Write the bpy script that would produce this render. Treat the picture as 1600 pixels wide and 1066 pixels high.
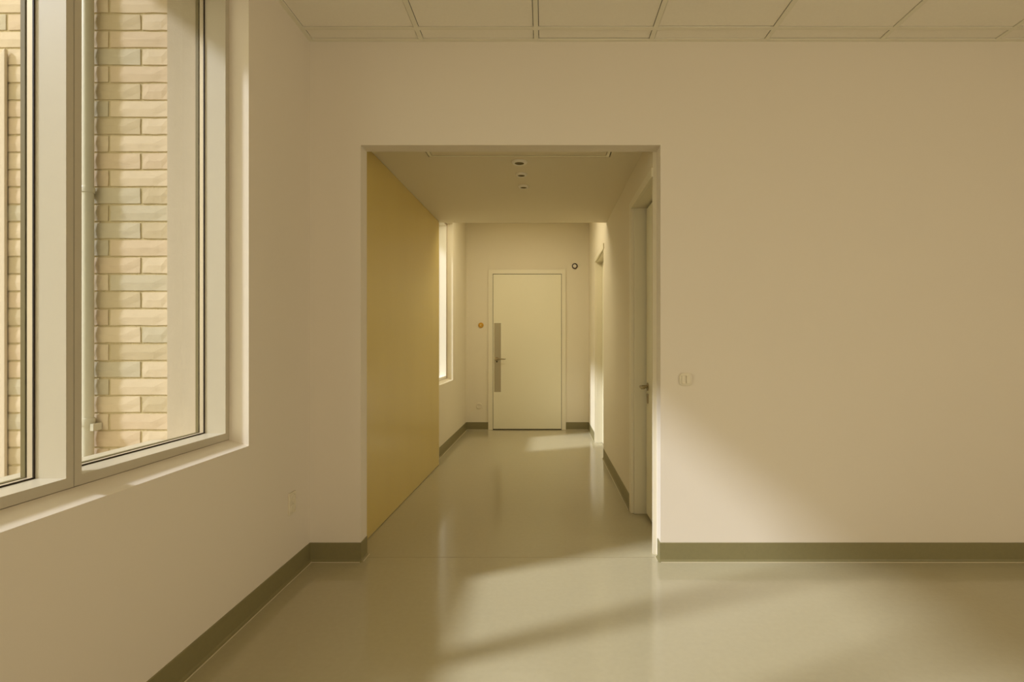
import bpy, bmesh, math, random
from mathutils import Vector, Matrix
random.seed(7)
S = bpy.context.scene
C = S.collection
for o in list(bpy.data.objects): bpy.data.objects.remove(o)

# ---------------------------------------------------------------- camera
cam = bpy.data.cameras.new('camera'); co = bpy.data.objects.new('camera', cam); C.objects.link(co)
co.location = (0, 0, 1.144); co.rotation_euler = (math.pi/2, 0, 0)
cam.sensor_width = 36; cam.lens = 18
cam.shift_x = -50/1600; cam.shift_y = 3/1600
cam.clip_start = 0.05; cam.clip_end = 200
S.camera = co
# ---------------------------------------------------------------- light
S.view_settings.view_transform = 'Standard'; S.view_settings.look = 'None'
S.view_settings.gamma = 1; S.view_settings.use_curve_mapping = False
S.view_settings.exposure = 0.0
W = bpy.data.worlds.new('sky'); S.world = W; W.use_nodes = True
bg = W.node_tree.nodes['Background']
bg.inputs[0].default_value = (1.0, 0.89, 0.70, 1); bg.inputs[1].default_value = 2.6
sl = bpy.data.lights.new('sun', 'SUN'); so = bpy.data.objects.new('sun', sl); C.objects.link(so)
sl.energy = 4.6; sl.angle = math.radians(5.0); sl.color = (0.96, 0.98, 1.25)
so.rotation_euler = Vector((1, 0.42, -0.81)).to_track_quat('-Z', 'Y').to_euler()
so.location = (-6, -2, 6)
# added fill lights, all out of view, to brighten the room and the corridor
def area(name, loc, rot, sx, sy, e, col):
    l = bpy.data.lights.new(name, 'AREA'); o = bpy.data.objects.new(name, l); C.objects.link(o)
    l.shape = 'RECTANGLE'; l.size = sx; l.size_y = sy; l.energy = e; l.color = col; o.location = loc; o.rotation_euler = rot
area('rear_fill', (0.0, -4.1, 1.5), (math.pi/2, 0, 0), 2.2, 2.2, 13, (1.0, 0.91, 0.74))  # added fill; the rear wall behind it has no opening
area('side_fill', (4.5, -2.2, 1.5), (0, math.pi/2, 0), 2.0, 3.4, 60, (1.0, 0.91, 0.74))  # added fill from the right, in front of a solid wall
for lx_ in (0.6, 2.8): area('overhead_fill', (lx_, -1.2, 2.70), (0, 0, 0), 1.15, 0.55, 3, (1.0, 0.91, 0.74))  # added overhead fill behind the camera, no fitting modelled
area('corridor_fill', (-0.3, 5.28, 2.70), (0, 0, 0), 0.7, 0.5, 13, (1.0, 0.90, 0.68))  # added lamp, hidden above the lowered ceiling, to brighten the corridor

# ---------------------------------------------------------------- materials
def mat(name, col, rough=0.6, spec=0.5, metal=0.0, bump=0.0, bscale=60, var=0.0, vscale=3.0, coat=0.0, stretch=None, bdist=0.002):
    m = bpy.data.materials.new(name); m.use_nodes = True
    nt = m.node_tree; b = nt.nodes['Principled BSDF']
    b.inputs['Base Color'].default_value = (*col, 1)
    b.inputs['Roughness'].default_value = rough
    b.inputs['Specular IOR Level'].default_value = spec
    b.inputs['Metallic'].default_value = metal
    if coat: b.inputs['Coat Weight'].default_value = coat; b.inputs['Coat Roughness'].default_value = 0.15
    tc = nt.nodes.new('ShaderNodeTexCoord'); mp = nt.nodes.new('ShaderNodeMapping')
    nt.links.new(tc.outputs['Object'], mp.inputs[0])
    if stretch: mp.inputs['Scale'].default_value = stretch
    if bump:
        n = nt.nodes.new('ShaderNodeTexNoise'); n.inputs['Scale'].default_value = bscale; n.inputs['Detail'].default_value = 4
        bp = nt.nodes.new('ShaderNodeBump'); bp.inputs['Strength'].default_value = bump; bp.inputs['Distance'].default_value = bdist
        nt.links.new(mp.outputs[0], n.inputs['Vector']); nt.links.new(n.outputs[0], bp.inputs['Height']); nt.links.new(bp.outputs[0], b.inputs['Normal'])
    if var:
        n = nt.nodes.new('ShaderNodeTexNoise'); n.inputs['Scale'].default_value = vscale; n.inputs['Detail'].default_value = 5
        mx = nt.nodes.new('ShaderNodeMix'); mx.data_type = 'RGBA'
        mx.inputs[6].default_value = (*[c*(1-var) for c in col], 1); mx.inputs[7].default_value = (*[min(1, c*(1+var)) for c in col], 1)
        nt.links.new(mp.outputs[0], n.inputs['Vector']); nt.links.new(n.outputs[0], mx.inputs[0]); nt.links.new(mx.outputs[2], b.inputs['Base Color'])
    return m
WALLC = (0.82, 0.74, 0.615)
M = dict(
 wall=mat('painted_plaster', WALLC, 0.7, 0.25, bump=0.12, bscale=220, var=0.012, vscale=1.5, bdist=0.0006),
 inner=mat('corridor_plaster', (0.82, 0.74, 0.56), 0.7, 0.25, bump=0.10, bscale=220, bdist=0.0006),
 frame=mat('window_paint', (0.56, 0.50, 0.38), 0.35, 0.5),
 door=mat('door_lacquer', (0.88, 0.82, 0.60), 0.4, 0.5),
 casing=mat('casing_lacquer', (0.84, 0.77, 0.57), 0.35, 0.5),
 tile=mat('mineral_fibre_tile', (0.93, 0.87, 0.75), 0.95, 0.05, bump=0.5, bscale=160, var=0.03, vscale=90, bdist=0.001),
 bar=mat('ceiling_grid_paint', (0.86, 0.81, 0.66), 0.5, 0.3),
 base=mat('baseboard_vinyl', (0.245, 0.21, 0.095), 0.45, 0.4, bump=0.1, bscale=300, var=0.08, vscale=60),
 bead=mat('sealant', (0.62, 0.54, 0.36), 0.4, 0.4),
 panel=mat('ochre_laminate', (0.66, 0.495, 0.145), 0.22, 1.0, bump=0.05, bscale=14, var=0.05, vscale=3, stretch=(1, 1, 0.12), bdist=0.004),
 dark=mat('dark_gap', (0.025, 0.018, 0.006), 0.8, 0.1),
 gasket=mat('rubber_gasket', (0.03, 0.02, 0.01), 0.6, 0.3),
 olive=mat('outer_gasket', (0.17, 0.13, 0.045), 0.6, 0.3),
 alu=mat('anodised_spacer', (0.62, 0.52, 0.38), 0.3, 0.5, metal=0.3),
 steel=mat('satin_steel', (0.46, 0.41, 0.28), 0.42, 0.5, metal=1.0, bump=0.05, bscale=200, stretch=(1, 1, 0.05)),
 chrome=mat('door_lever_metal', (0.42, 0.36, 0.24), 0.25, 0.5, metal=1.0),
 plastic=mat('white_plastic', (0.80, 0.72, 0.55), 0.3, 0.5),
 white=mat('white_enamel_lit_frame', (0.93, 0.88, 0.76), 0.35, 0.5),
 gold=mat('amber_plastic', (0.62, 0.33, 0.02), 0.3, 0.5),
 goldc=mat('amber_centre', (0.95, 0.72, 0.25), 0.3, 0.5),
 black=mat('dark_ring', (0.03, 0.012, 0.006), 0.4, 0.4),
 render=mat('outer_render', (0.54, 0.45, 0.325), 0.85, 0.1, bump=0.3, bscale=120, var=0.04, vscale=20),
 mortar=mat('mortar', (0.56, 0.46, 0.27), 0.95, 0.05, bump=0.8, bscale=140, var=0.1, vscale=60, bdist=0.004),
 pipe=mat('grey_white_pipe', (0.62, 0.58, 0.46), 0.35, 0.5),
 ground=mat('paving', (0.20, 0.17, 0.11), 0.9, 0.1, bump=0.4, bscale=40, var=0.1, vscale=8),
 roof=mat('roof_soffit', (0.35, 0.30, 0.2), 0.8, 0.2),
 strip=mat('pale_matt', (0.72, 0.61, 0.47), 0.85, 0.1, bump=0.3, bscale=120),
)
BR = [mat('buff_brick_%s' % n, [c[0]*1.10, c[1]*1.12, c[2]*1.24], 0.9, 0.08, bump=0.35, bscale=70, var=0.08, vscale=30, bdist=0.002) for n, c in
      (('warm', (0.63, 0.49, 0.31)), ('pale', (0.66, 0.53, 0.34)), ('grey', (0.55, 0.47, 0.31)), ('olive', (0.56, 0.45, 0.27)))]

def floor_mat():
    m = bpy.data.materials.new('olive_vinyl_floor'); m.use_nodes = True
    nt = m.node_tree; b = nt.nodes['Principled BSDF']; L = nt.links.new
    tc = nt.nodes.new('ShaderNodeTexCoord')
    n1 = nt.nodes.new('ShaderNodeTexNoise'); n1.inputs['Scale'].default_value = 45; n1.inputs['Detail'].default_value = 3
    n2 = nt.nodes.new('ShaderNodeTexNoise'); n2.inputs['Scale'].default_value = 2.2; n2.inputs['Detail'].default_value = 4
    vo = nt.nodes.new('ShaderNodeTexNoise'); vo.inputs['Scale'].default_value = 55
    for n in (n1, n2, vo): L(tc.outputs['Object'], n.inputs['Vector'])
    r1 = nt.nodes.new('ShaderNodeMix'); r1.data_type = 'RGBA'
    r1.inputs[6].default_value = (0.465, 0.41, 0.26, 1); r1.inputs[7].default_value = (0.505, 0.445, 0.285, 1)
    L(n1.outputs[0], r1.inputs[0])
    cr = nt.nodes.new('ShaderNodeValToRGB'); cr.color_ramp.elements[0].position = 0.25; cr.color_ramp.elements[1].position = 0.40
    cr.color_ramp.elements[0].color = (1, 1, 1, 1); cr.color_ramp.elements[1].color = (0, 0, 0, 1)
    L(vo.outputs[0], cr.inputs[0])
    r2 = nt.nodes.new('ShaderNodeMix'); r2.data_type = 'RGBA'; r2.inputs[7].default_value = (0.53, 0.48, 0.34, 1)
    L(r1.outputs[2], r2.inputs[6]); r2.inputs[0].default_value = 0
    L(r2.outputs[2], b.inputs['Base Color'])
    
    b.inputs['Roughness'].default_value = 0.125
    b.inputs['Specular IOR Level'].default_value = 0.65
    mp = nt.nodes.new('ShaderNodeMapping'); mp.inputs['Scale'].default_value = (1.2, 9, 1); L(tc.outputs['Object'], mp.inputs[0])
    n3 = nt.nodes.new('ShaderNodeTexNoise'); n3.inputs['Scale'].default_value = 3.0; n3.inputs['Detail'].default_value = 3; L(mp.outputs[0], n3.inputs['Vector'])
    bp = nt.nodes.new('ShaderNodeBump'); bp.inputs['Strength'].default_value = 0.10; bp.inputs['Distance'].default_value = 0.004
    L(n3.outputs[0], bp.inputs['Height'])
    bp2 = nt.nodes.new('ShaderNodeBump'); bp2.inputs['Strength'].default_value = 0.12; bp2.inputs['Distance'].default_value = 0.0005
    L(bp.outputs[0], b.inputs['Normal'])
    return m
M['floor'] = floor_mat()
def glass_mat():
    m = bpy.data.materials.new('window_glass'); m.use_nodes = True
    nt = m.node_tree; nt.nodes.remove(nt.nodes['Principled BSDF'])
    out = nt.nodes['Material Output']
    t = nt.nodes.new('ShaderNodeBsdfTransparent'); t.inputs[0].default_value = (0.93, 0.94, 0.91, 1)
    g = nt.nodes.new('ShaderNodeBsdfGlossy'); g.inputs['Roughness'].default_value = 0.02
    f = nt.nodes.new('ShaderNodeFresnel'); f.inputs[0].default_value = 1.45
    mx = nt.nodes.new('ShaderNodeMixShader')
    ge = nt.nodes.new('ShaderNodeNewGeometry'); ma = nt.nodes.new('ShaderNodeMath'); ma.operation = 'SUBTRACT'; ma.inputs[0].default_value = 1
    mu = nt.nodes.new('ShaderNodeMath'); mu.operation = 'MULTIPLY'
    nt.links.new(ge.outputs['Backfacing'], ma.inputs[1]); nt.links.new(ma.outputs[0], mu.inputs[0]); nt.links.new(f.outputs[0], mu.inputs[1])
    nt.links.new(mu.outputs[0], mx.inputs[0]); nt.links.new(t.outputs[0], mx.inputs[1]); nt.links.new(g.outputs[0], mx.inputs[2])
    nt.links.new(mx.outputs[0], out.inputs[0])
    return m
M['glass'] = glass_mat()

# ---------------------------------------------------------------- helpers
def bx(bm, x0, x1, y0, y1, z0, z1):
    v = [bm.verts.new(p) for p in ((x0,y0,z0),(x1,y0,z0),(x1,y1,z0),(x0,y1,z0),(x0,y0,z1),(x1,y0,z1),(x1,y1,z1),(x0,y1,z1))]
    for f in ((3,2,1,0),(4,5,6,7),(0,1,5,4),(1,2,6,5),(2,3,7,6),(3,0,4,7)): bm.faces.new([v[i] for i in f])
    return v
def prism(bm, pts, z0, z1):                     # pts: plan polygon (x, y)
    a = [bm.verts.new((x, y, z0)) for x, y in pts]; b = [bm.verts.new((x, y, z1)) for x, y in pts]
    n = len(pts); bm.faces.new(a[::-1]); bm.faces.new(b)
    for i in range(n): bm.faces.new((a[i], a[(i+1) % n], b[(i+1) % n], b[i]))
def lathe(bm, prof, n=32, mtx=None):            # prof: (radius, height) about z
    rings = []
    for r, h in prof:
        if r < 1e-6: rings.append([bm.verts.new((0, 0, h))])
        else: rings.append([bm.verts.new((r*math.cos(2*math.pi*i/n), r*math.sin(2*math.pi*i/n), h)) for i in range(n)])
    for A, B in zip(rings, rings[1:]):
        for i in range(n):
            j = (i+1) % n
            if len(A) == 1 and len(B) > 1: bm.faces.new((A[0], B[j], B[i]))
            elif len(B) == 1 and len(A) > 1: bm.faces.new((A[i], A[j], B[0]))
            elif len(A) > 1: bm.faces.new((A[i], A[j], B[j], B[i]))
    if mtx:
        bmesh.ops.transform(bm, matrix=mtx, verts=[v for r in rings for v in r])
def tube(bm, pts, r, n=12):
    pts = [Vector(p) for p in pts]; prev = None
    for i, p in enumerate(pts):
        d = (pts[min(i+1, len(pts)-1)] - pts[max(i-1, 0)]).normalized()
        q = d.to_track_quat('Z', 'Y'); rr = r[i] if isinstance(r, (list, tuple)) else r
        ring = [bm.verts.new(p + q @ Vector((rr*math.cos(2*math.pi*k/n), rr*math.sin(2*math.pi*k/n), 0))) for k in range(n)]
        if prev:
            for k in range(n): bm.faces.new((prev[k], prev[(k+1) % n], ring[(k+1) % n], ring[k]))
        else: bm.faces.new(ring[::-1])
        prev = ring
    bm.faces.new(prev)
def rrect(w, h, r, n=6):
    out = []
    for cx, cy, a0 in ((w/2-r, h/2-r, 0), (-w/2+r, h/2-r, 90), (-w/2+r, -h/2+r, 180), (w/2-r, -h/2+r, 270)):
        for k in range(n+1):
            a = math.radians(a0 + 90*k/n); out.append((cx + r*math.cos(a), cy + r*math.sin(a)))
    return out
def bevel_all(bm, w, seg=2):
    bmesh.ops.remove_doubles(bm, verts=bm.verts, dist=1e-6)
    bmesh.ops.bevel(bm, geom=[e for e in bm.edges if len(e.link_faces) == 2 and e.calc_face_angle(0) > 0.5], offset=w, segments=seg, profile=0.6, affect='EDGES', clamp_overlap=True)
def obj(name, bm, m, parent=None, smooth=False, bevel=0, seg=2, origin=None, **props):
    if bevel: bevel_all(bm, bevel, seg)
    bmesh.ops.recalc_face_normals(bm, faces=bm.faces)
    if origin is not None: bmesh.ops.translate(bm, vec=-Vector(origin), verts=bm.verts)
    me = bpy.data.meshes.new(name); bm.to_mesh(me); bm.free()
    me.materials.append(M[m] if isinstance(m, str) else m)
    if smooth:
        for p in me.polygons: p.use_smooth = True
        me.set_sharp_from_angle(angle=math.radians(35))
    o = bpy.data.objects.new(name, me); C.objects.link(o)
    if origin is not None: o.location = origin
    if parent:
        o.parent = parent
        wp = Vector((0, 0, 0)); q = parent
        while q: wp += q.location; q = q.parent
        o.location = Vector(o.location) - wp
    for k, v in props.items(): o[k] = v
    return o
def box(name, d, m, parent=None, **kw):
    bm = bmesh.new(); bx(bm, *d); return obj(name, bm, m, parent, **kw)
def empty(name, loc, **props):
    o = bpy.data.objects.new(name, None); C.objects.link(o); o.location = loc; o.empty_display_size = 0.1
    for k, v in props.items(): o[k] = v
    return o
def thing(name, label, cat, loc, group=None):
    o = empty(name, loc, label=label, category=cat)
    if group: o['group'] = group
    return o
ST = dict(kind='structure')
def grid_wall(us, vs, holes, to3, thick, bev=0.0, sill=None):
    """slab in (u, v) with rectangular holes (u0,u1,v0,v1); to3(u, v, d) maps to space, d = depth 0..thick"""
    us = sorted(set(us + [h[i] for h in holes for i in (0, 1)])); vs = sorted(set(vs + [h[i] for h in holes for i in (2, 3)]))
    us = [u for u in us if us[0] <= u <= us[-1]]
    bm = bmesh.new(); V = {}
    def vt(i, j, d):
        if (i, j, d) not in V: V[i, j, d] = bm.verts.new(to3(us[i], vs[j], d*thick))
        return V[i, j, d]
    def solid(i, j):
        if not (0 <= i < len(us)-1 and 0 <= j < len(vs)-1): return False
        cu, cv = (us[i]+us[i+1])/2, (vs[j]+vs[j+1])/2
        return not any(h[0] < cu < h[1] and h[2] < cv < h[3] for h in holes)
    for i in range(len(us)-1):
        for j in range(len(vs)-1):
            if not solid(i, j): continue
            for d in (0, 1): bm.faces.new((vt(i,j,d), vt(i+1,j,d), vt(i+1,j+1,d), vt(i,j+1,d)))
            for a, b, di, dj in (((i,j),(i+1,j),0,-1), ((i,j+1),(i+1,j+1),0,1), ((i,j),(i,j+1),-1,0), ((i+1,j),(i+1,j+1),1,0)):
                if not solid(i+di, j+dj): bm.faces.new((vt(*a,0), vt(*b,0), vt(*b,1), vt(*a,1)))
    if sill:
        for (i, j, d), v in V.items():
            for h in holes:
                if d == 1 and abs(vs[j]-h[2]) < 1e-6 and h[0]-1e-6 <= us[i] <= h[1]+1e-6: v.co.z += sill
    if bev:
        bm.edges.ensure_lookup_table(); es = []
        inv = {v: k for k, v in V.items()}
        for e in bm.edges:
            a, b = inv[e.verts[0]], inv[e.verts[1]]
            if a[2] == 0 and b[2] == 0:
                for h in holes:
                    def on(k):
                        u, v = us[k[0]], vs[k[1]]
                        return h[0]-1e-6 <= u <= h[1]+1e-6 and h[2]-1e-6 <= v <= h[3]+1e-6
                    if on(a) and on(b) and e.calc_face_angle(0) > 0.3: es.append(e); break
        bmesh.ops.bevel(bm, geom=es, offset=bev, segments=5, profile=0.5, affect='EDGES', clamp_overlap=True)
    return bm

# ================================================================ setting
HC = 2.722           # room ceiling
XL = -1.226          # left wall
YN = 2.68            # wall with the opening
XR, YB = 4.6, -4.2   # right and back walls, out of view
YE = 6.75            # corridor end
OL, OR_, OH = -0.960, 0.610, 2.180   # opening in the front wall
ZS, ZH = 0.716, 2.62 # window opening
HALL = 2.283         # low hall ceiling
# floor
bm = bmesh.new(); bx(bm, -1.57, XR+.3, YB-.3, YE+.3, -0.12, 0)
fl = obj('floor', bm, 'floor', kind='structure', label='glossy olive-beige vinyl floor of room and corridor', category='floor')
box('floor_seam', (OL, OR_, 2.7300, 2.7318, 0.0, 0.0004), 'base', fl)

# wall_left with window openings
WY = [0.02, 2.126]                       # three casements side by side
bm = grid_wall([YB-.3, YN+.12], [0, HC+.15], [(WY[0], WY[1], ZS, ZH), (-3.4, -1.3, ZS, ZH)], lambda u, v, d: (XL-d, u, v), 0.0815, 0.014, sill=0.026)
wl = obj('wall_left', bm, 'wall', kind='structure', smooth=True, label='long pale left wall with deep-set windows', category='wall')
bm = grid_wall([YB-.3, 2.70], [-.1, HC+.4], [(WY[0]-.002, WY[1]-.006, 0.742, ZH), (-3.4, -1.3, 0.742, ZH)], lambda u, v, d: (XL-.0816-d, u, v), 0.2524)
obj('outer_leaf', bm, 'render', wl)

# wall_front with opening to the hall
bm = grid_wall([XL-.08, XR+.2], [0, HC+.15], [(OL, OR_, -1, OH)], lambda u, v, d: (u, YN+d, v), 0.094)
for v in bm.verts:
    if v.co.z < 0: v.co.z = 0
obj('wall_front', bm, 'wall', kind='structure', label='pale facing wall with a wide square opening to the corridor', category='wall')
# right and back walls (out of view)
box('wall_right', (XR, XR+.2, YB-.2, YN+.12, 0, HC+.15), 'wall', kind='structure')
box('wall_back', (XL-.08, XR+.2, YB-.2, YB, 0, HC+.15), 'wall', kind='structure')

# hall: left wall runs a shade out of parallel, as in the photo
def lx(y, off=0): return -1.072 + 0.0115*(y-2.774) + off          # inner face behind the panel (x)
def seg(name, pts, z0, z1, m, parent=None, **kw):
    bm = bmesh.new(); prism(bm, pts, z0, z1); return obj(name, bm, m, parent, **kw)
FWY = (4.88, 5.83); FWZ = (0.721, 2.50)
def to3(u, v, d): return (lx(u)-d, u, v)
bm = grid_wall([2.774, YE+.1], [0, HC+.15], [(FWY[0], FWY[1], FWZ[0], FWZ[1])], to3, 0.065, 0.010, sill=0.02)
wcl = obj('wall_corridor_left', bm, 'inner', kind='structure', smooth=True, label='left corridor wall with a tall narrow window', category='wall')
bm = grid_wall([2.774, YE+.1], [-.1, HC+.4], [(FWY[0], FWY[1]-.004, FWZ[0]+.02, FWZ[1]-.02)], lambda u, v, d: (lx(u)-.0651-d, u, v), 0.25)
obj('outer_leaf', bm, 'render', wcl)
# right corridor wall with two door recesses
RW = 0.590
D2 = (2.790, 3.440); D3 = (5.075, 5.870)
bm = bmesh.new()
bx(bm, RW, 0.76, 2.774, D2[0], 0, HC+.15)
bx(bm, RW, 0.76, D2[1], D3[0], 0, HC+.15)
bx(bm, RW, 0.76, D3[1], YE+.1, 0, HC+.15)
bx(bm, RW, 0.76, D2[0], D2[1], 2.075, HC+.15)
bx(bm, RW, 0.76, D3[0], D3[1], 2.085, HC+.15)
bx(bm, 0.745, 0.76, D2[0], D2[1], 0, 2.075)
bx(bm, 0.745, 0.76, D3[0], D3[1], 0, 2.085)
obj('wall_corridor_right', bm, 'inner', kind='structure', label='right corridor wall with two recessed doors', category='wall')
box('wall_corridor_end', (-1.2, .76, YE, YE+.15, 0, HC+.15), 'inner', kind='structure', label='end wall of the corridor around the closed door', category='wall')
# low hall ceiling
bm = bmesh.new(); HX = (-0.708, 0.404); HY = (2.80, 3.137)
bx(bm, -1.10, HX[0], 2.774, 4.85, HALL, HC+.1); bx(bm, HX[1], 0.62, 2.774, 4.85, HALL, HC+.1)
bx(bm, HX[0], HX[1], HY[1], 4.85, HALL, HC+.1); bx(bm, HX[0], HX[1], 2.774, HY[0], HALL, HC+.1); bx(bm, HX[0], HX[1], HY[0], HY[1], HALL+.03, HC+.1)
lc = obj('ceiling_hall', bm, 'inner', kind='structure', label='lowered plain ceiling inside the opening', category='ceiling')
box('ceiling_corridor', (-1.25, .76, 4.85, YE+.1, HC, HC+.1), 'inner', kind='structure', label='higher corridor ceiling beyond the lowered part', category='ceiling')

# suspended ceiling: slab, T bars, tiles
cl = box('ceiling', (XL-.1, XR+.2, YB-.2, YN+.1, HC+.04, HC+.16), 'inner', kind='structure', label='suspended grid ceiling of square mineral tiles', category='ceiling')
bw = 0.012
xs = [XL+.0085]; x = -0.640
while x < XR-.1: xs.append(x); x += 0.5995
xs.append(XR-.02)
ys = [YN-.0085]; y = 2.571
while y > YB+.1: ys.append(y); y -= 0.600
ys.append(YB+.02)
box('wall_angle', (XL, XR, YN-.022, YN, HC-.001, HC+.004), 'bar', cl)
box('wall_angle', (XL, XL+.022, YB, YN-.022, HC-.001, HC+.004), 'bar', cl)
for i, xx in enumerate(xs[1:-1]): box('grid_bar', (xx-bw, xx+bw, YB, YN-.022, HC, HC+.006), 'bar', cl)
for yy in ys[1:-1]:
    for a, b in zip(xs, xs[1:]): box('cross_bar', (a+bw, b-bw, yy-bw, yy+bw, HC+.0005, HC+.006), 'bar', cl)
for j in range(len(ys)-1):
    for i in range(len(xs)-1):
        a, b = xs[i]+(bw+.003), xs[i+1]-(bw+.003); c, d = ys[j+1]+(bw+.003), ys[j]-(bw+.003)
        if d-c < .02: continue
        dz = random.uniform(0.0035, 0.0055)
        box('ceiling_tile', (a, b, c, d, HC+dz, HC+.03), 'tile', cl)
# dark void seen through the joints of the grid
box('ceiling_void', (XL+.001, XR-.001, YB+.001, YN-.001, HC+.031, HC+.039), 'dark', cl)

# ---------------------------------------------------------------- baseboards
BH, BT = 0.099, 0.004
def baseboard(name, pts, label=None):           # pts: polyline along the wall face; boards sit on the room side (left of travel)
    root = empty(name, (pts[0][0], pts[0][1], 0), kind='structure')
    if label: root['label'] = label; root['category'] = 'baseboard'
    for (x0, y0), (x1, y1) in zip(pts, pts[1:]):
        d = Vector((x1-x0, y1-y0, 0)).normalized(); n = Vector((-d.y, d.x, 0))
        bm = bmesh.new()
        prof = [(0, BH), (BT*.6, BH), (BT, BH-.002), (BT, .012), (BT+.003, .005), (BT+.010, 0.0006), (0, 0.0006)]
        A = [bm.verts.new(Vector((x0, y0, 0)) + n*o_ + Vector((0, 0, z)) - d*(o_ if (x0, y0) != pts[0] and CONV.get((name, x0, y0)) else 0)) for o_, z in prof]
        B = [bm.verts.new(Vector((x1, y1, 0)) + n*o_ + Vector((0, 0, z)) + d*(o_ if CONV.get((name, x1, y1)) else 0)) for o_, z in prof]
        k = len(prof)
        bm.faces.new(A); bm.faces.new(B[::-1])
        for i in range(k): bm.faces.new((A[i], A[(i+1) % k], B[(i+1) % k], B[i]))
        obj('skirting', bm, 'base', root)
        bm = bmesh.new(); tube(bm, [Vector((x0, y0, .0012)) + n*(BT+.011), Vector((x1, y1, .0012)) + n*(BT+.011)], 0.0022, 6)
        obj('sealant_bead', bm, 'bead', root)
CONV = {}
CONV[('baseboard_front_left', OL, YN)] = True; CONV[('baseboard_front_right', OR_, YN)] = True
baseboard('baseboard_left', [(XL, YN-.004), (XL, YB)][::-1][::-1] if False else [(XL, YN), (XL, YB)], 'olive vinyl baseboard along the left wall')
baseboard('baseboard_front_left', [(OL, YN+.090), (OL, YN), (XL+.004, YN)], 'short dark olive baseboard between left corner and opening')
baseboard('baseboard_front_right', [(XR, YN), (OR_, YN), (OR_, YN+.06)], 'olive vinyl baseboard right of the opening')
baseboard('baseboard_corridor_left', [(lx(YE), YE), (lx(4.80), 4.80)], 'olive baseboard under the corridor window')
baseboard('baseboard_corridor_end_left', [(-0.735, YE), (lx(YE)+.004, YE)], 'short baseboard left of the corridor end door')
baseboard('baseboard_corridor_end_right', [(RW-.004, YE), (0.290, YE)], 'short baseboard right of the corridor end door')
baseboard('baseboard_corridor_right', [(RW, D2[1]+.062), (RW, D3[0]-.01)], 'olive baseboard between the two right-hand corridor doors')
baseboard('baseboard_corridor_far_right', [(RW, D3[1]+.045), (RW, YE)], 'olive baseboard beyond the farther right-hand door')

# ---------------------------------------------------------------- windows
def ring_x(bm, x0, x1, y0, y1, z0, z1, w, wb=None):
    wb = wb or w
    bx(bm, x0, x1, y0, y0+w, z0, z1); bx(bm, x0, x1, y1-w, y1, z0, z1)
    bx(bm, x0, x1, y0+w, y1-w, z0, z0+wb); bx(bm, x0, x1, y0+w, y1-w, z1-w, z1)
def window(name, xf, y0, y1, z0, z1, label=None, paint='frame'):
    """casement whose room-side face lies at x = xf (room on +x)"""
    r = empty(name, (xf, (y0+y1)/2, z0), kind='structure')
    if label: r['label'] = label; r['category'] = 'window'
    g = 0.0012
    bm = bmesh.new(); ring_x(bm, xf-.1225, xf, y0+g, y1-g, z0+g, z1-g, .0225, .029)
    obj('window_frame', bm, paint, r, bevel=0)
    a0, a1, c0, c1 = y0+.0237, y1-.0237, z0+.0302, z1-.0237
    bm = bmesh.new(); ring_x(bm, xf-.0885, xf-.0845, a0, a1, c0, c1, .0040); obj('inner_gasket', bm, 'gasket', r)
    bm = bmesh.new(); ring_x(bm, xf-.1035, xf-.0890, a0, a1, c0, c1, .0035); obj('spacer_bar', bm, 'alu', r)
    bm = bmesh.new(); ring_x(bm, xf-.1200, xf-.1080, a0, a1, c0, c1, .0050); obj('outer_gasket', bm, 'olive', r)
    box('glass_pane', (xf-.090, xf-.0885, a0+.002, a1-.002, c0+.002, c1-.002), 'glass', r)
    box('glass_pane', (xf-.107, xf-.1055, a0+.002, a1-.002, c0+.002, c1-.002), 'glass', r)
    bm = bmesh.new(); ring_x(bm, xf-.05, xf-.006, y0+.0001, y1-.0001, z0+.0001, z1-.0001, .0010); obj('shadow_joint', bm, 'dark', r)
    return r
XF = XL-.0815
cuts = [WY[1]-.0005, 1.4245, 0.7225, WY[0]+.0005]
window('window_1', XF, cuts[1], cuts[0], .7425, ZH-.001, 'tall casement nearest the corner, brick and white pipe behind it')
window('window_2', XF, cuts[2], cuts[1], .7425, ZH-.001, 'tall casement at the left edge of the photo')
window('window_3', XF, cuts[3], cuts[2], .7425, ZH-.001)
for k in range(3): window('window_%d' % (5+k), XF, -3.399+.7*k, -3.399+.7*(k+1)-.001, .7425, ZH-.001)
xw = lx(5.44)-.065
window('window_4', xw-.004, FWY[0]+.001, FWY[1]-.001, FWZ[0]+.021, FWZ[1]-.002, 'narrow bright window in the left corridor wall', paint='white')  # paler than the other frames: stronger light is put into its colour
# outer window ledge of painted metal
box('window_ledge', (-1.62, -1.431, WY[0], WY[1]-.008, .735, .7425), 'frame', wl)

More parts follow.
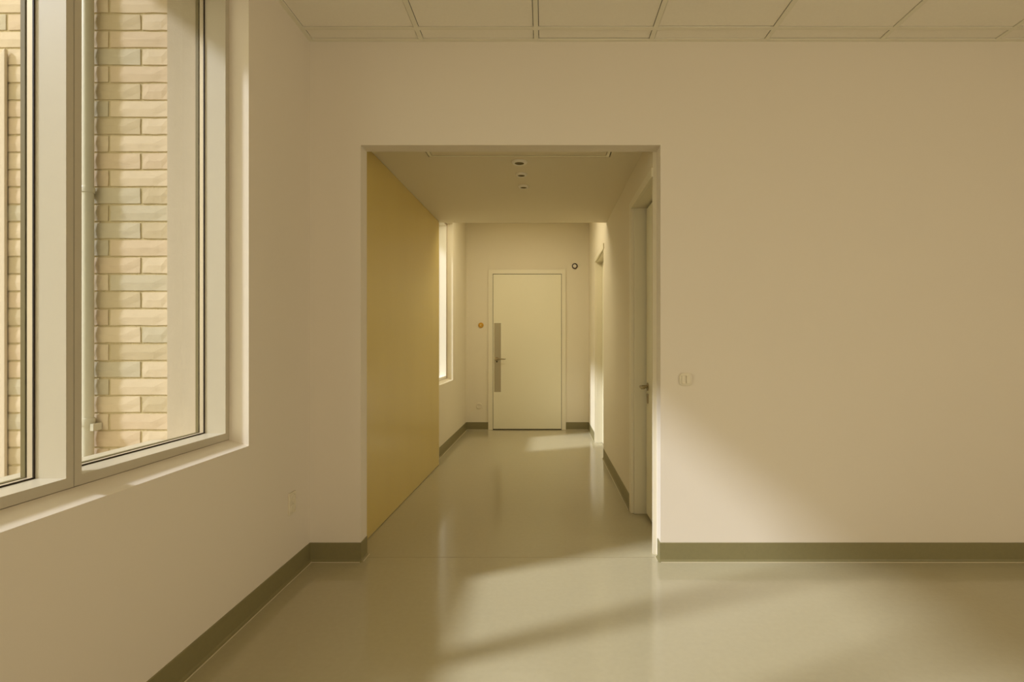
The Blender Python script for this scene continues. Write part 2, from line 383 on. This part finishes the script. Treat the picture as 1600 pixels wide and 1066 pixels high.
# ---------------------------------------------------------------- outside: brick return wall
YBK = 2.14; P = YBK/800                       # metres per photo pixel on this wall
bwall = empty('wall_outside', (-2.2, YBK, 0), kind='structure', label='pale buff brick wall outside the windows', category='wall')
box('mortar_bed', (-3.6, -1.5605, YBK+.0050, YBK+.30, -.1, 3.9), 'mortar', bwall)
ztop0 = 1.144 + (536-20.5)*P; pitch = 27.18*P
x_end = (262-850)*P
k = -14
brick_meshes = {}
while True:
    z1 = ztop0 - k*pitch; z0 = z1 - pitch
    if z1 < 0.25: break
    j0 = (220 if k % 2 == 0 else 170)
    edges = [262]; e = j0
    while e > -330: edges.append(e); e -= 105
    for a, b in zip(edges[1:], edges):
        xa = (a-850)*P + .0045; xb = (b-850)*P - (.0045 if b != 262 else .001)
        w = xb-xa
        bm = bmesh.new(); h = pitch-.0085
        # uneven hand-struck front face: 4 x 2 cells
        nx, nz = 5, 3; F = {}
        for i in range(nx):
            for j in range(nz):
                edge = i in (0, nx-1) or j in (0, nz-1)
                F[i, j] = bm.verts.new((-w/2 + w*i/(nx-1) + random.uniform(-.0012, .0012)*edge, (0.0022 if edge else 0) + random.uniform(-.0004, .0004), -h/2 + h*j/(nz-1) + random.uniform(-.0012, .0012)*edge))
        for i in range(nx-1):
            for j in range(nz-1): bm.faces.new((F[i,j], F[i+1,j], F[i+1,j+1], F[i,j+1]))
        loop = [F[i,0] for i in range(nx)] + [F[nx-1,j] for j in range(1,nz)] + [F[i,nz-1] for i in range(nx-2,-1,-1)] + [F[0,j] for j in range(nz-2,0,-1)]
        back = [bm.verts.new((v.co.x, .03, v.co.z)) for v in loop]
        for i in range(len(loop)):
            j = (i+1) % len(loop); bm.faces.new((loop[i], back[i], back[j], loop[j]))
        m = random.choices(BR, (4, 4, 3, 2))[0]
        obj('brick', bm, m, bwall, origin=None).location = Vector(((xa+xb)/2, YBK, (z0+z1)/2)) - bwall.location
    k += 1
# pale raised strip over the outer end of the brickwork, top falling outwards
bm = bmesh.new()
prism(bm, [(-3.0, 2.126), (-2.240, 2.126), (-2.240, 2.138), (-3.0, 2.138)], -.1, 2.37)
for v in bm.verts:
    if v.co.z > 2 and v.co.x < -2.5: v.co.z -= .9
obj('pale_strip', bm, 'strip', bwall, bevel=.003)
box('ground', (-14, -1.57, -12, 16, -.3, -.12), 'ground', kind='structure', label='paved ground outside', category='ground')
box('roof', (-2.02, XR+.3, YB-.3, YE+.4, 2.885, 3.10), 'roof', kind='structure', label='flat roof with a short eave', category='roof')

# downpipe
dp = thing('downpipe', 'thin grey-white downpipe fixed to the brick wall outside the window', 'pipe', (-1.884, 2.114, 0))
bm = bmesh.new(); lathe(bm, [(0, .02), (.0205, .02), (.0205, 3.6), (0, 3.6)], 24, Matrix.Translation((-1.884, 2.114, 0))); obj('pipe', bm, 'pipe', dp, smooth=True)
for zc, hh in ((1.144+(536-295)*2.094/800, .022), (1.144-(660-536)*2.094/800, .030)):
    bm = bmesh.new(); lathe(bm, [(.0205, -hh/2), (.0242, -hh/2), (.0248, hh/2-.002), (.0240, hh/2), (.0205, hh/2)], 24, Matrix.Translation((-1.884, 2.114, zc))); obj('coupling', bm, 'pipe', dp, smooth=True)
zc = 1.144-(668-536)*2.11/800
bm = bmesh.new(); bx(bm, -1.880, -1.8605, 2.104, 2.112, zc-.010, zc+.010); bx(bm, -1.860, -1.847, 2.098, 2.1395, zc-.013, zc+.016)
obj('pipe_bracket', bm, 'pipe', dp)

# ---------------------------------------------------------------- ochre wall panel
def px_(y, off=0): return -1.030 + 0.0238*(y-2.78) + off
bm = bmesh.new()
prism(bm, [(px_(2.778), 2.778), (px_(4.79), 4.79), (px_(4.79)-.034, 4.79), (px_(2.778)-.034, 2.778)], 0.004, 2.280)
wp = obj('wall_panel', bm, 'panel', bevel=.002, origin=(px_(3.8), 3.8, 0.004), label='tall ochre yellow laminate panel lining the left side of the opening', category='panel')
# edge strip (light) at its far end
seg('edge_strip', [(px_(4.79)-.001, 4.7905), (px_(4.79)-.001, 4.797), (px_(4.79)-.036, 4.797), (px_(4.79)-.036, 4.7905)], .004, 2.28, 'casing', wp)

# ---------------------------------------------------------------- corridor end door
def Xp(x, Y=YE): return (x-850)*Y/800
def Zp(y, Y=YE): return 1.144 + (536-y)*Y/800
d1 = empty('door_1', (0, YE, 0), kind='structure', label='pale closed door with a steel plate at the end of the corridor', category='door')
cx0, cx1, ct = Xp(763), Xp(884), Zp(421.5); lx0, lx1, lt = Xp(770.3), Xp(877.3), Zp(428.7)
bm = bmesh.new()
bx(bm, cx0, lx0-.002, YE-.018, YE, 0, ct); bx(bm, lx1+.002, cx1, YE-.018, YE, 0, ct); bx(bm, lx0-.002, lx1+.002, YE-.018, YE, lt+.003, ct)
obj('door_frame', bm, 'casing', d1, bevel=.0015)
box('shadow_gap', (lx0-.003, lx1+.003, YE-.004, YE, 0, lt+.004), 'dark', d1)
lf = box('door_leaf', (lx0+.003, lx1-.003, YE-.014, YE-.0042, .012, lt-.003), 'door', d1, bevel=.0015)
yp = YE-.014
pl = box('push_plate', (Xp(772.3), Xp(782.8), yp-.0015, yp, Zp(612.5), Zp(505)), 'steel', lf)
def screw(x, y, z, par):
    bm = bmesh.new(); lathe(bm, [(0, 0), (.0045, 0), (.004, .0015), (0, .002)], 10, Matrix.Translation((x, y, z)) @ Matrix.Rotation(math.pi/2, 4, 'X')); obj('screw', bm, 'chrome', par)
RX = Matrix.Rotation(math.pi/2, 4, 'X')
hx, hz = Xp(776.5), Zp(561)
bm = bmesh.new(); lathe(bm, [(0, 0), (.026, 0), (.026, .007), (.011, .010), (.010, .05), (0, .05)], 24, Matrix.Translation((hx, yp-.0015, hz)) @ RX)
tube(bm, [(hx, yp-.048, hz), (hx+.02, yp-.052, hz+.001), (hx+.07, yp-.055, hz-.001), (hx+.118, yp-.055, hz+.001)], [.011, .010, .009, .008], 12)
obj('door_lever', bm, 'chrome', lf, smooth=True)
bm = bmesh.new(); lathe(bm, [(0, 0), (.010, 0), (.010, .004), (0, .004)], 16, Matrix.Translation((hx, yp-.0015, hz-.036)) @ RX); obj('keyhole', bm, 'gasket', lf)
# ---------------------------------------------------------------- near right door (door_2)
d2 = empty('door_2', (.68, D2[1], 0), kind='structure', label='narrow recessed door just inside the opening on the right, with lever', category='door')
bm = bmesh.new()
bx(bm, .582, .603, D2[1]-.004, D2[1]+.055, .0006, 2.095)            # far casing leg
bx(bm, .603, .745, D2[1]-.018, D2[1]-.0002, .0006, 2.07)            # far jamb lining
bx(bm, .582, .603, 2.7755, D2[1]-.004, 2.045, 2.095)                 # head casing
bx(bm, .603, .745, D2[0]+.0002, D2[1]-.018, 2.045, 2.0745)          # head lining
obj('door_frame', bm, 'casing', d2, bevel=.002)
leaf2 = box('door_leaf', (.679, .719, D2[0]+.004, D2[1]-.046, .016, 2.030), 'door', d2, bevel=.0015)
box('shadow_gap', (.705, .7445, D2[0]+.002, D2[1]-.0185, .001, 2.0448), 'dark', d2)
hy = 3.345; hz = 1.144-(604-536)*3.37/800
RY = Matrix.Rotation(-math.pi/2, 4, 'Y')
bm = bmesh.new(); lathe(bm, [(0, 0), (.026, 0), (.026, .006), (.011, .009), (.010, .048), (0, .048)], 24, Matrix.Translation((.679, hy, hz)) @ RY)
tube(bm, [(.634, hy, hz), (.628, hy-.02, hz+.002), (.626, hy-.07, hz-.002), (.630, hy-.118, hz+.002)], [.011, .010, .009, .008], 12)
obj('door_lever', bm, 'chrome', leaf2, smooth=True)
bm = bmesh.new(); bx(bm, .6725, .679, hy-.016, hy+.016, hz-.108, hz-.045); obj('lock_rose', bm, 'chrome', leaf2, bevel=.004)
# ---------------------------------------------------------------- far right door (door_3)
d3 = empty('door_3', (.67, 5.47, 0), kind='structure', label='recessed door farther along the right corridor wall', category='door')
bm = bmesh.new()
bx(bm, .582, .600, D3[1]-.004, D3[1]+.045, .0006, 2.125)
bx(bm, .600, .745, D3[1]-.016, D3[1]-.0002, .0006, 2.084)
bx(bm, .582, .600, D3[0]-.045, D3[1]-.004, 2.072, 2.125)
bx(bm, .600, .745, D3[0]+.0002, D3[1]-.016, 2.062, 2.0845)
bx(bm, .600, .745, D3[0]+.0002, D3[0]+.016, .0006, 2.062)
obj('door_frame', bm, 'casing', d3, bevel=.002)
leaf3 = box('door_leaf', (.667, .707, D3[0]+.019, D3[1]-.019, .010, 2.056), 'door', d3, bevel=.0015)
bm = bmesh.new(); lathe(bm, [(0, 0), (.026, 0), (.026, .006), (.011, .009), (.010, .03), (0, .03)], 24, Matrix.Translation((.667, 5.16, 1.0)) @ RY)
tube(bm, [(.640, 5.16, 1.0), (.636, 5.18, 1.0), (.636, 5.27, 1.0)], [.010, .009, .008], 12)
obj('door_lever', bm, 'chrome', leaf3, smooth=True)

# ---------------------------------------------------------------- hall ceiling: hatch and downlights
ht = thing('ceiling_hatch', 'wide flush access hatch in the lowered ceiling just behind the opening', 'hatch', ((HX[0]+HX[1])/2, (HY[0]+HY[1])/2, HALL))
bm = bmesh.new(); fw = .018
g = .008
bx(bm, HX[0]+g, HX[0]+g+fw, HY[0]+g, HY[1]-g, HALL-.002, HALL+.012); bx(bm, HX[1]-g-fw, HX[1]-g, HY[0]+g, HY[1]-g, HALL-.002, HALL+.012)
bx(bm, HX[0]+g+fw, HX[1]-g-fw, HY[1]-g-fw, HY[1]-g, HALL-.002, HALL+.012); bx(bm, HX[0]+g+fw, HX[1]-g-fw, HY[0]+g, HY[0]+g+fw, HALL-.002, HALL+.012)
obj('hatch_frame', bm, 'casing', ht)
box('hatch_door', (HX[0]+g+fw+.003, HX[1]-g-fw-.003, HY[0]+g+fw+.003, HY[1]-g-fw-.003, HALL, HALL+.012), 'inner', ht)
box('hatch_gap', (HX[0]+.0005, HX[1]-.0005, HY[0]+.0005, HY[1]-.0005, HALL+.013, HALL+.029), 'dark', ht)
for (x, y, r, lab) in ((-.155, 3.22, .044, 'nearest and largest of the three round recessed downlights in the hall ceiling'),
                       (-.153, 3.455, .035, 'middle one of the three round recessed downlights in the hall ceiling'),
                       (-.149, 3.722, .034, 'farthest of the three round recessed downlights in the hall ceiling')):
    t = thing('downlight', lab, 'light', (x, y, HALL), 'recessed downlights in the hall ceiling')
    T = Matrix.Translation((x, y, HALL)) @ Matrix.Rotation(math.pi, 4, 'X')
    bm = bmesh.new(); lathe(bm, [(r*1.12, 0), (r*1.12, .003), (r*1.02, .009), (r*.88, .013), (r*.76, .013), (r*.68, .009), (r*.66, 0.0005)], 40, T); obj('trim_ring', bm, 'white', t, smooth=True)
    bm = bmesh.new(); lathe(bm, [(r*.66, .0092), (r*.50, .0085), (r*.42, .0070), (0, .0065)], 32, T); obj('reflector', bm, 'olive', t, smooth=True)

# ---------------------------------------------------------------- small wall fittings
sw = thing('light_switch', 'white rocker light switch with rounded corners on the wall right of the opening', 'switch', (Xp(1071, YN), YN, Zp(593, YN)))
def plate_y(w, h, r, d0, d1, cx, cz, y):     # rounded plate facing -y
    bm = bmesh.new(); pr = rrect(w, h, r)
    a = [bm.verts.new((cx+u, y-d0, cz+v)) for u, v in pr]; b = [bm.verts.new((cx+u, y-d1+.0015, cz+v)) for u, v in pr]
    c = [bm.verts.new((cx+u*.93, y-d1, cz+v*.93)) for u, v in pr]; n = len(pr)
    bm.faces.new(a); bm.faces.new(c[::-1])
    for p, q in ((a, b), (b, c)):
        for i in range(n): bm.faces.new((p[i], p[(i+1) % n], q[(i+1) % n], q[i]))
    return bm
obj('switch_plate', plate_y(.066, .066, .020, 0, .009, Xp(1071, YN), Zp(593, YN), YN), 'plastic', sw, smooth=True)
for s in (-1, 1):
    obj('rocker', plate_y(.021, .042, .004, .009, .0150, Xp(1071, YN)+s*.0118, Zp(593, YN), YN), 'plastic', sw, smooth=True)
# socket on the left wall
so_ = thing('wall_socket', 'white double socket low on the left wall near the corner', 'socket', (XL, 2.483, .368))
bm = bmesh.new(); bx(bm, XL, XL+.009, 2.450, 2.516, .315, .421); obj('socket_plate', bm, 'plastic', so_, bevel=.003)
for zc in (.343, .393):
    bm = bmesh.new(); lathe(bm, [(.021, 0), (.0205, .0035), (.0185, .0035), (.018, 0.0005), (0, 0.0005)], 24, Matrix.Translation((XL+.009, 2.483, zc)) @ Matrix.Rotation(math.pi/2, 4, 'Y')); obj('socket_well', bm, 'plastic', so_, smooth=True)
# round button, ring sensor and socket on the corridor end wall
def round_thing(name, label, cat, x, y, parts):
    t = thing(name, label, cat, (Xp(x), YE, Zp(y)))
    for pn, prof, m in parts:
        bm = bmesh.new(); lathe(bm, prof, 32, Matrix.Translation((Xp(x), YE, Zp(y))) @ RX); obj(pn, bm, m, t, smooth=True)
    return t
round_thing('door_button', 'small round amber button on the end wall left of the door', 'button', 751.5, 508.3,
    [('button_body', [(.035, 0), (.034, .012), (.028, .018), (.014, .018), (.013, .012), (0, .012)], 'gold'), ('button_centre', [(.012, .0125), (.009, .020), (0, .021)], 'goldc')])
round_thing('ring_sensor', 'small round white disc with a dark rim on the end wall above the door', 'sensor', 898, 416,
    [('sensor_ring', [(.037, 0), (.037, .012), (.034, .015), (.025, .015), (.024, .010), (.024, 0.0)], 'black'), ('sensor_face', [(.0235, 0), (.0235, .012), (.010, .015), (0, .0155)], 'plastic')])
round_thing('wall_socket', 'faint round white socket low on the end wall left of the door', 'socket', 748.5, 634.5,
    [('socket_plate', [(.040, 0), (.039, .007), (.034, .009), (.026, .009), (.0255, .003), (0, .003)], 'plastic')])
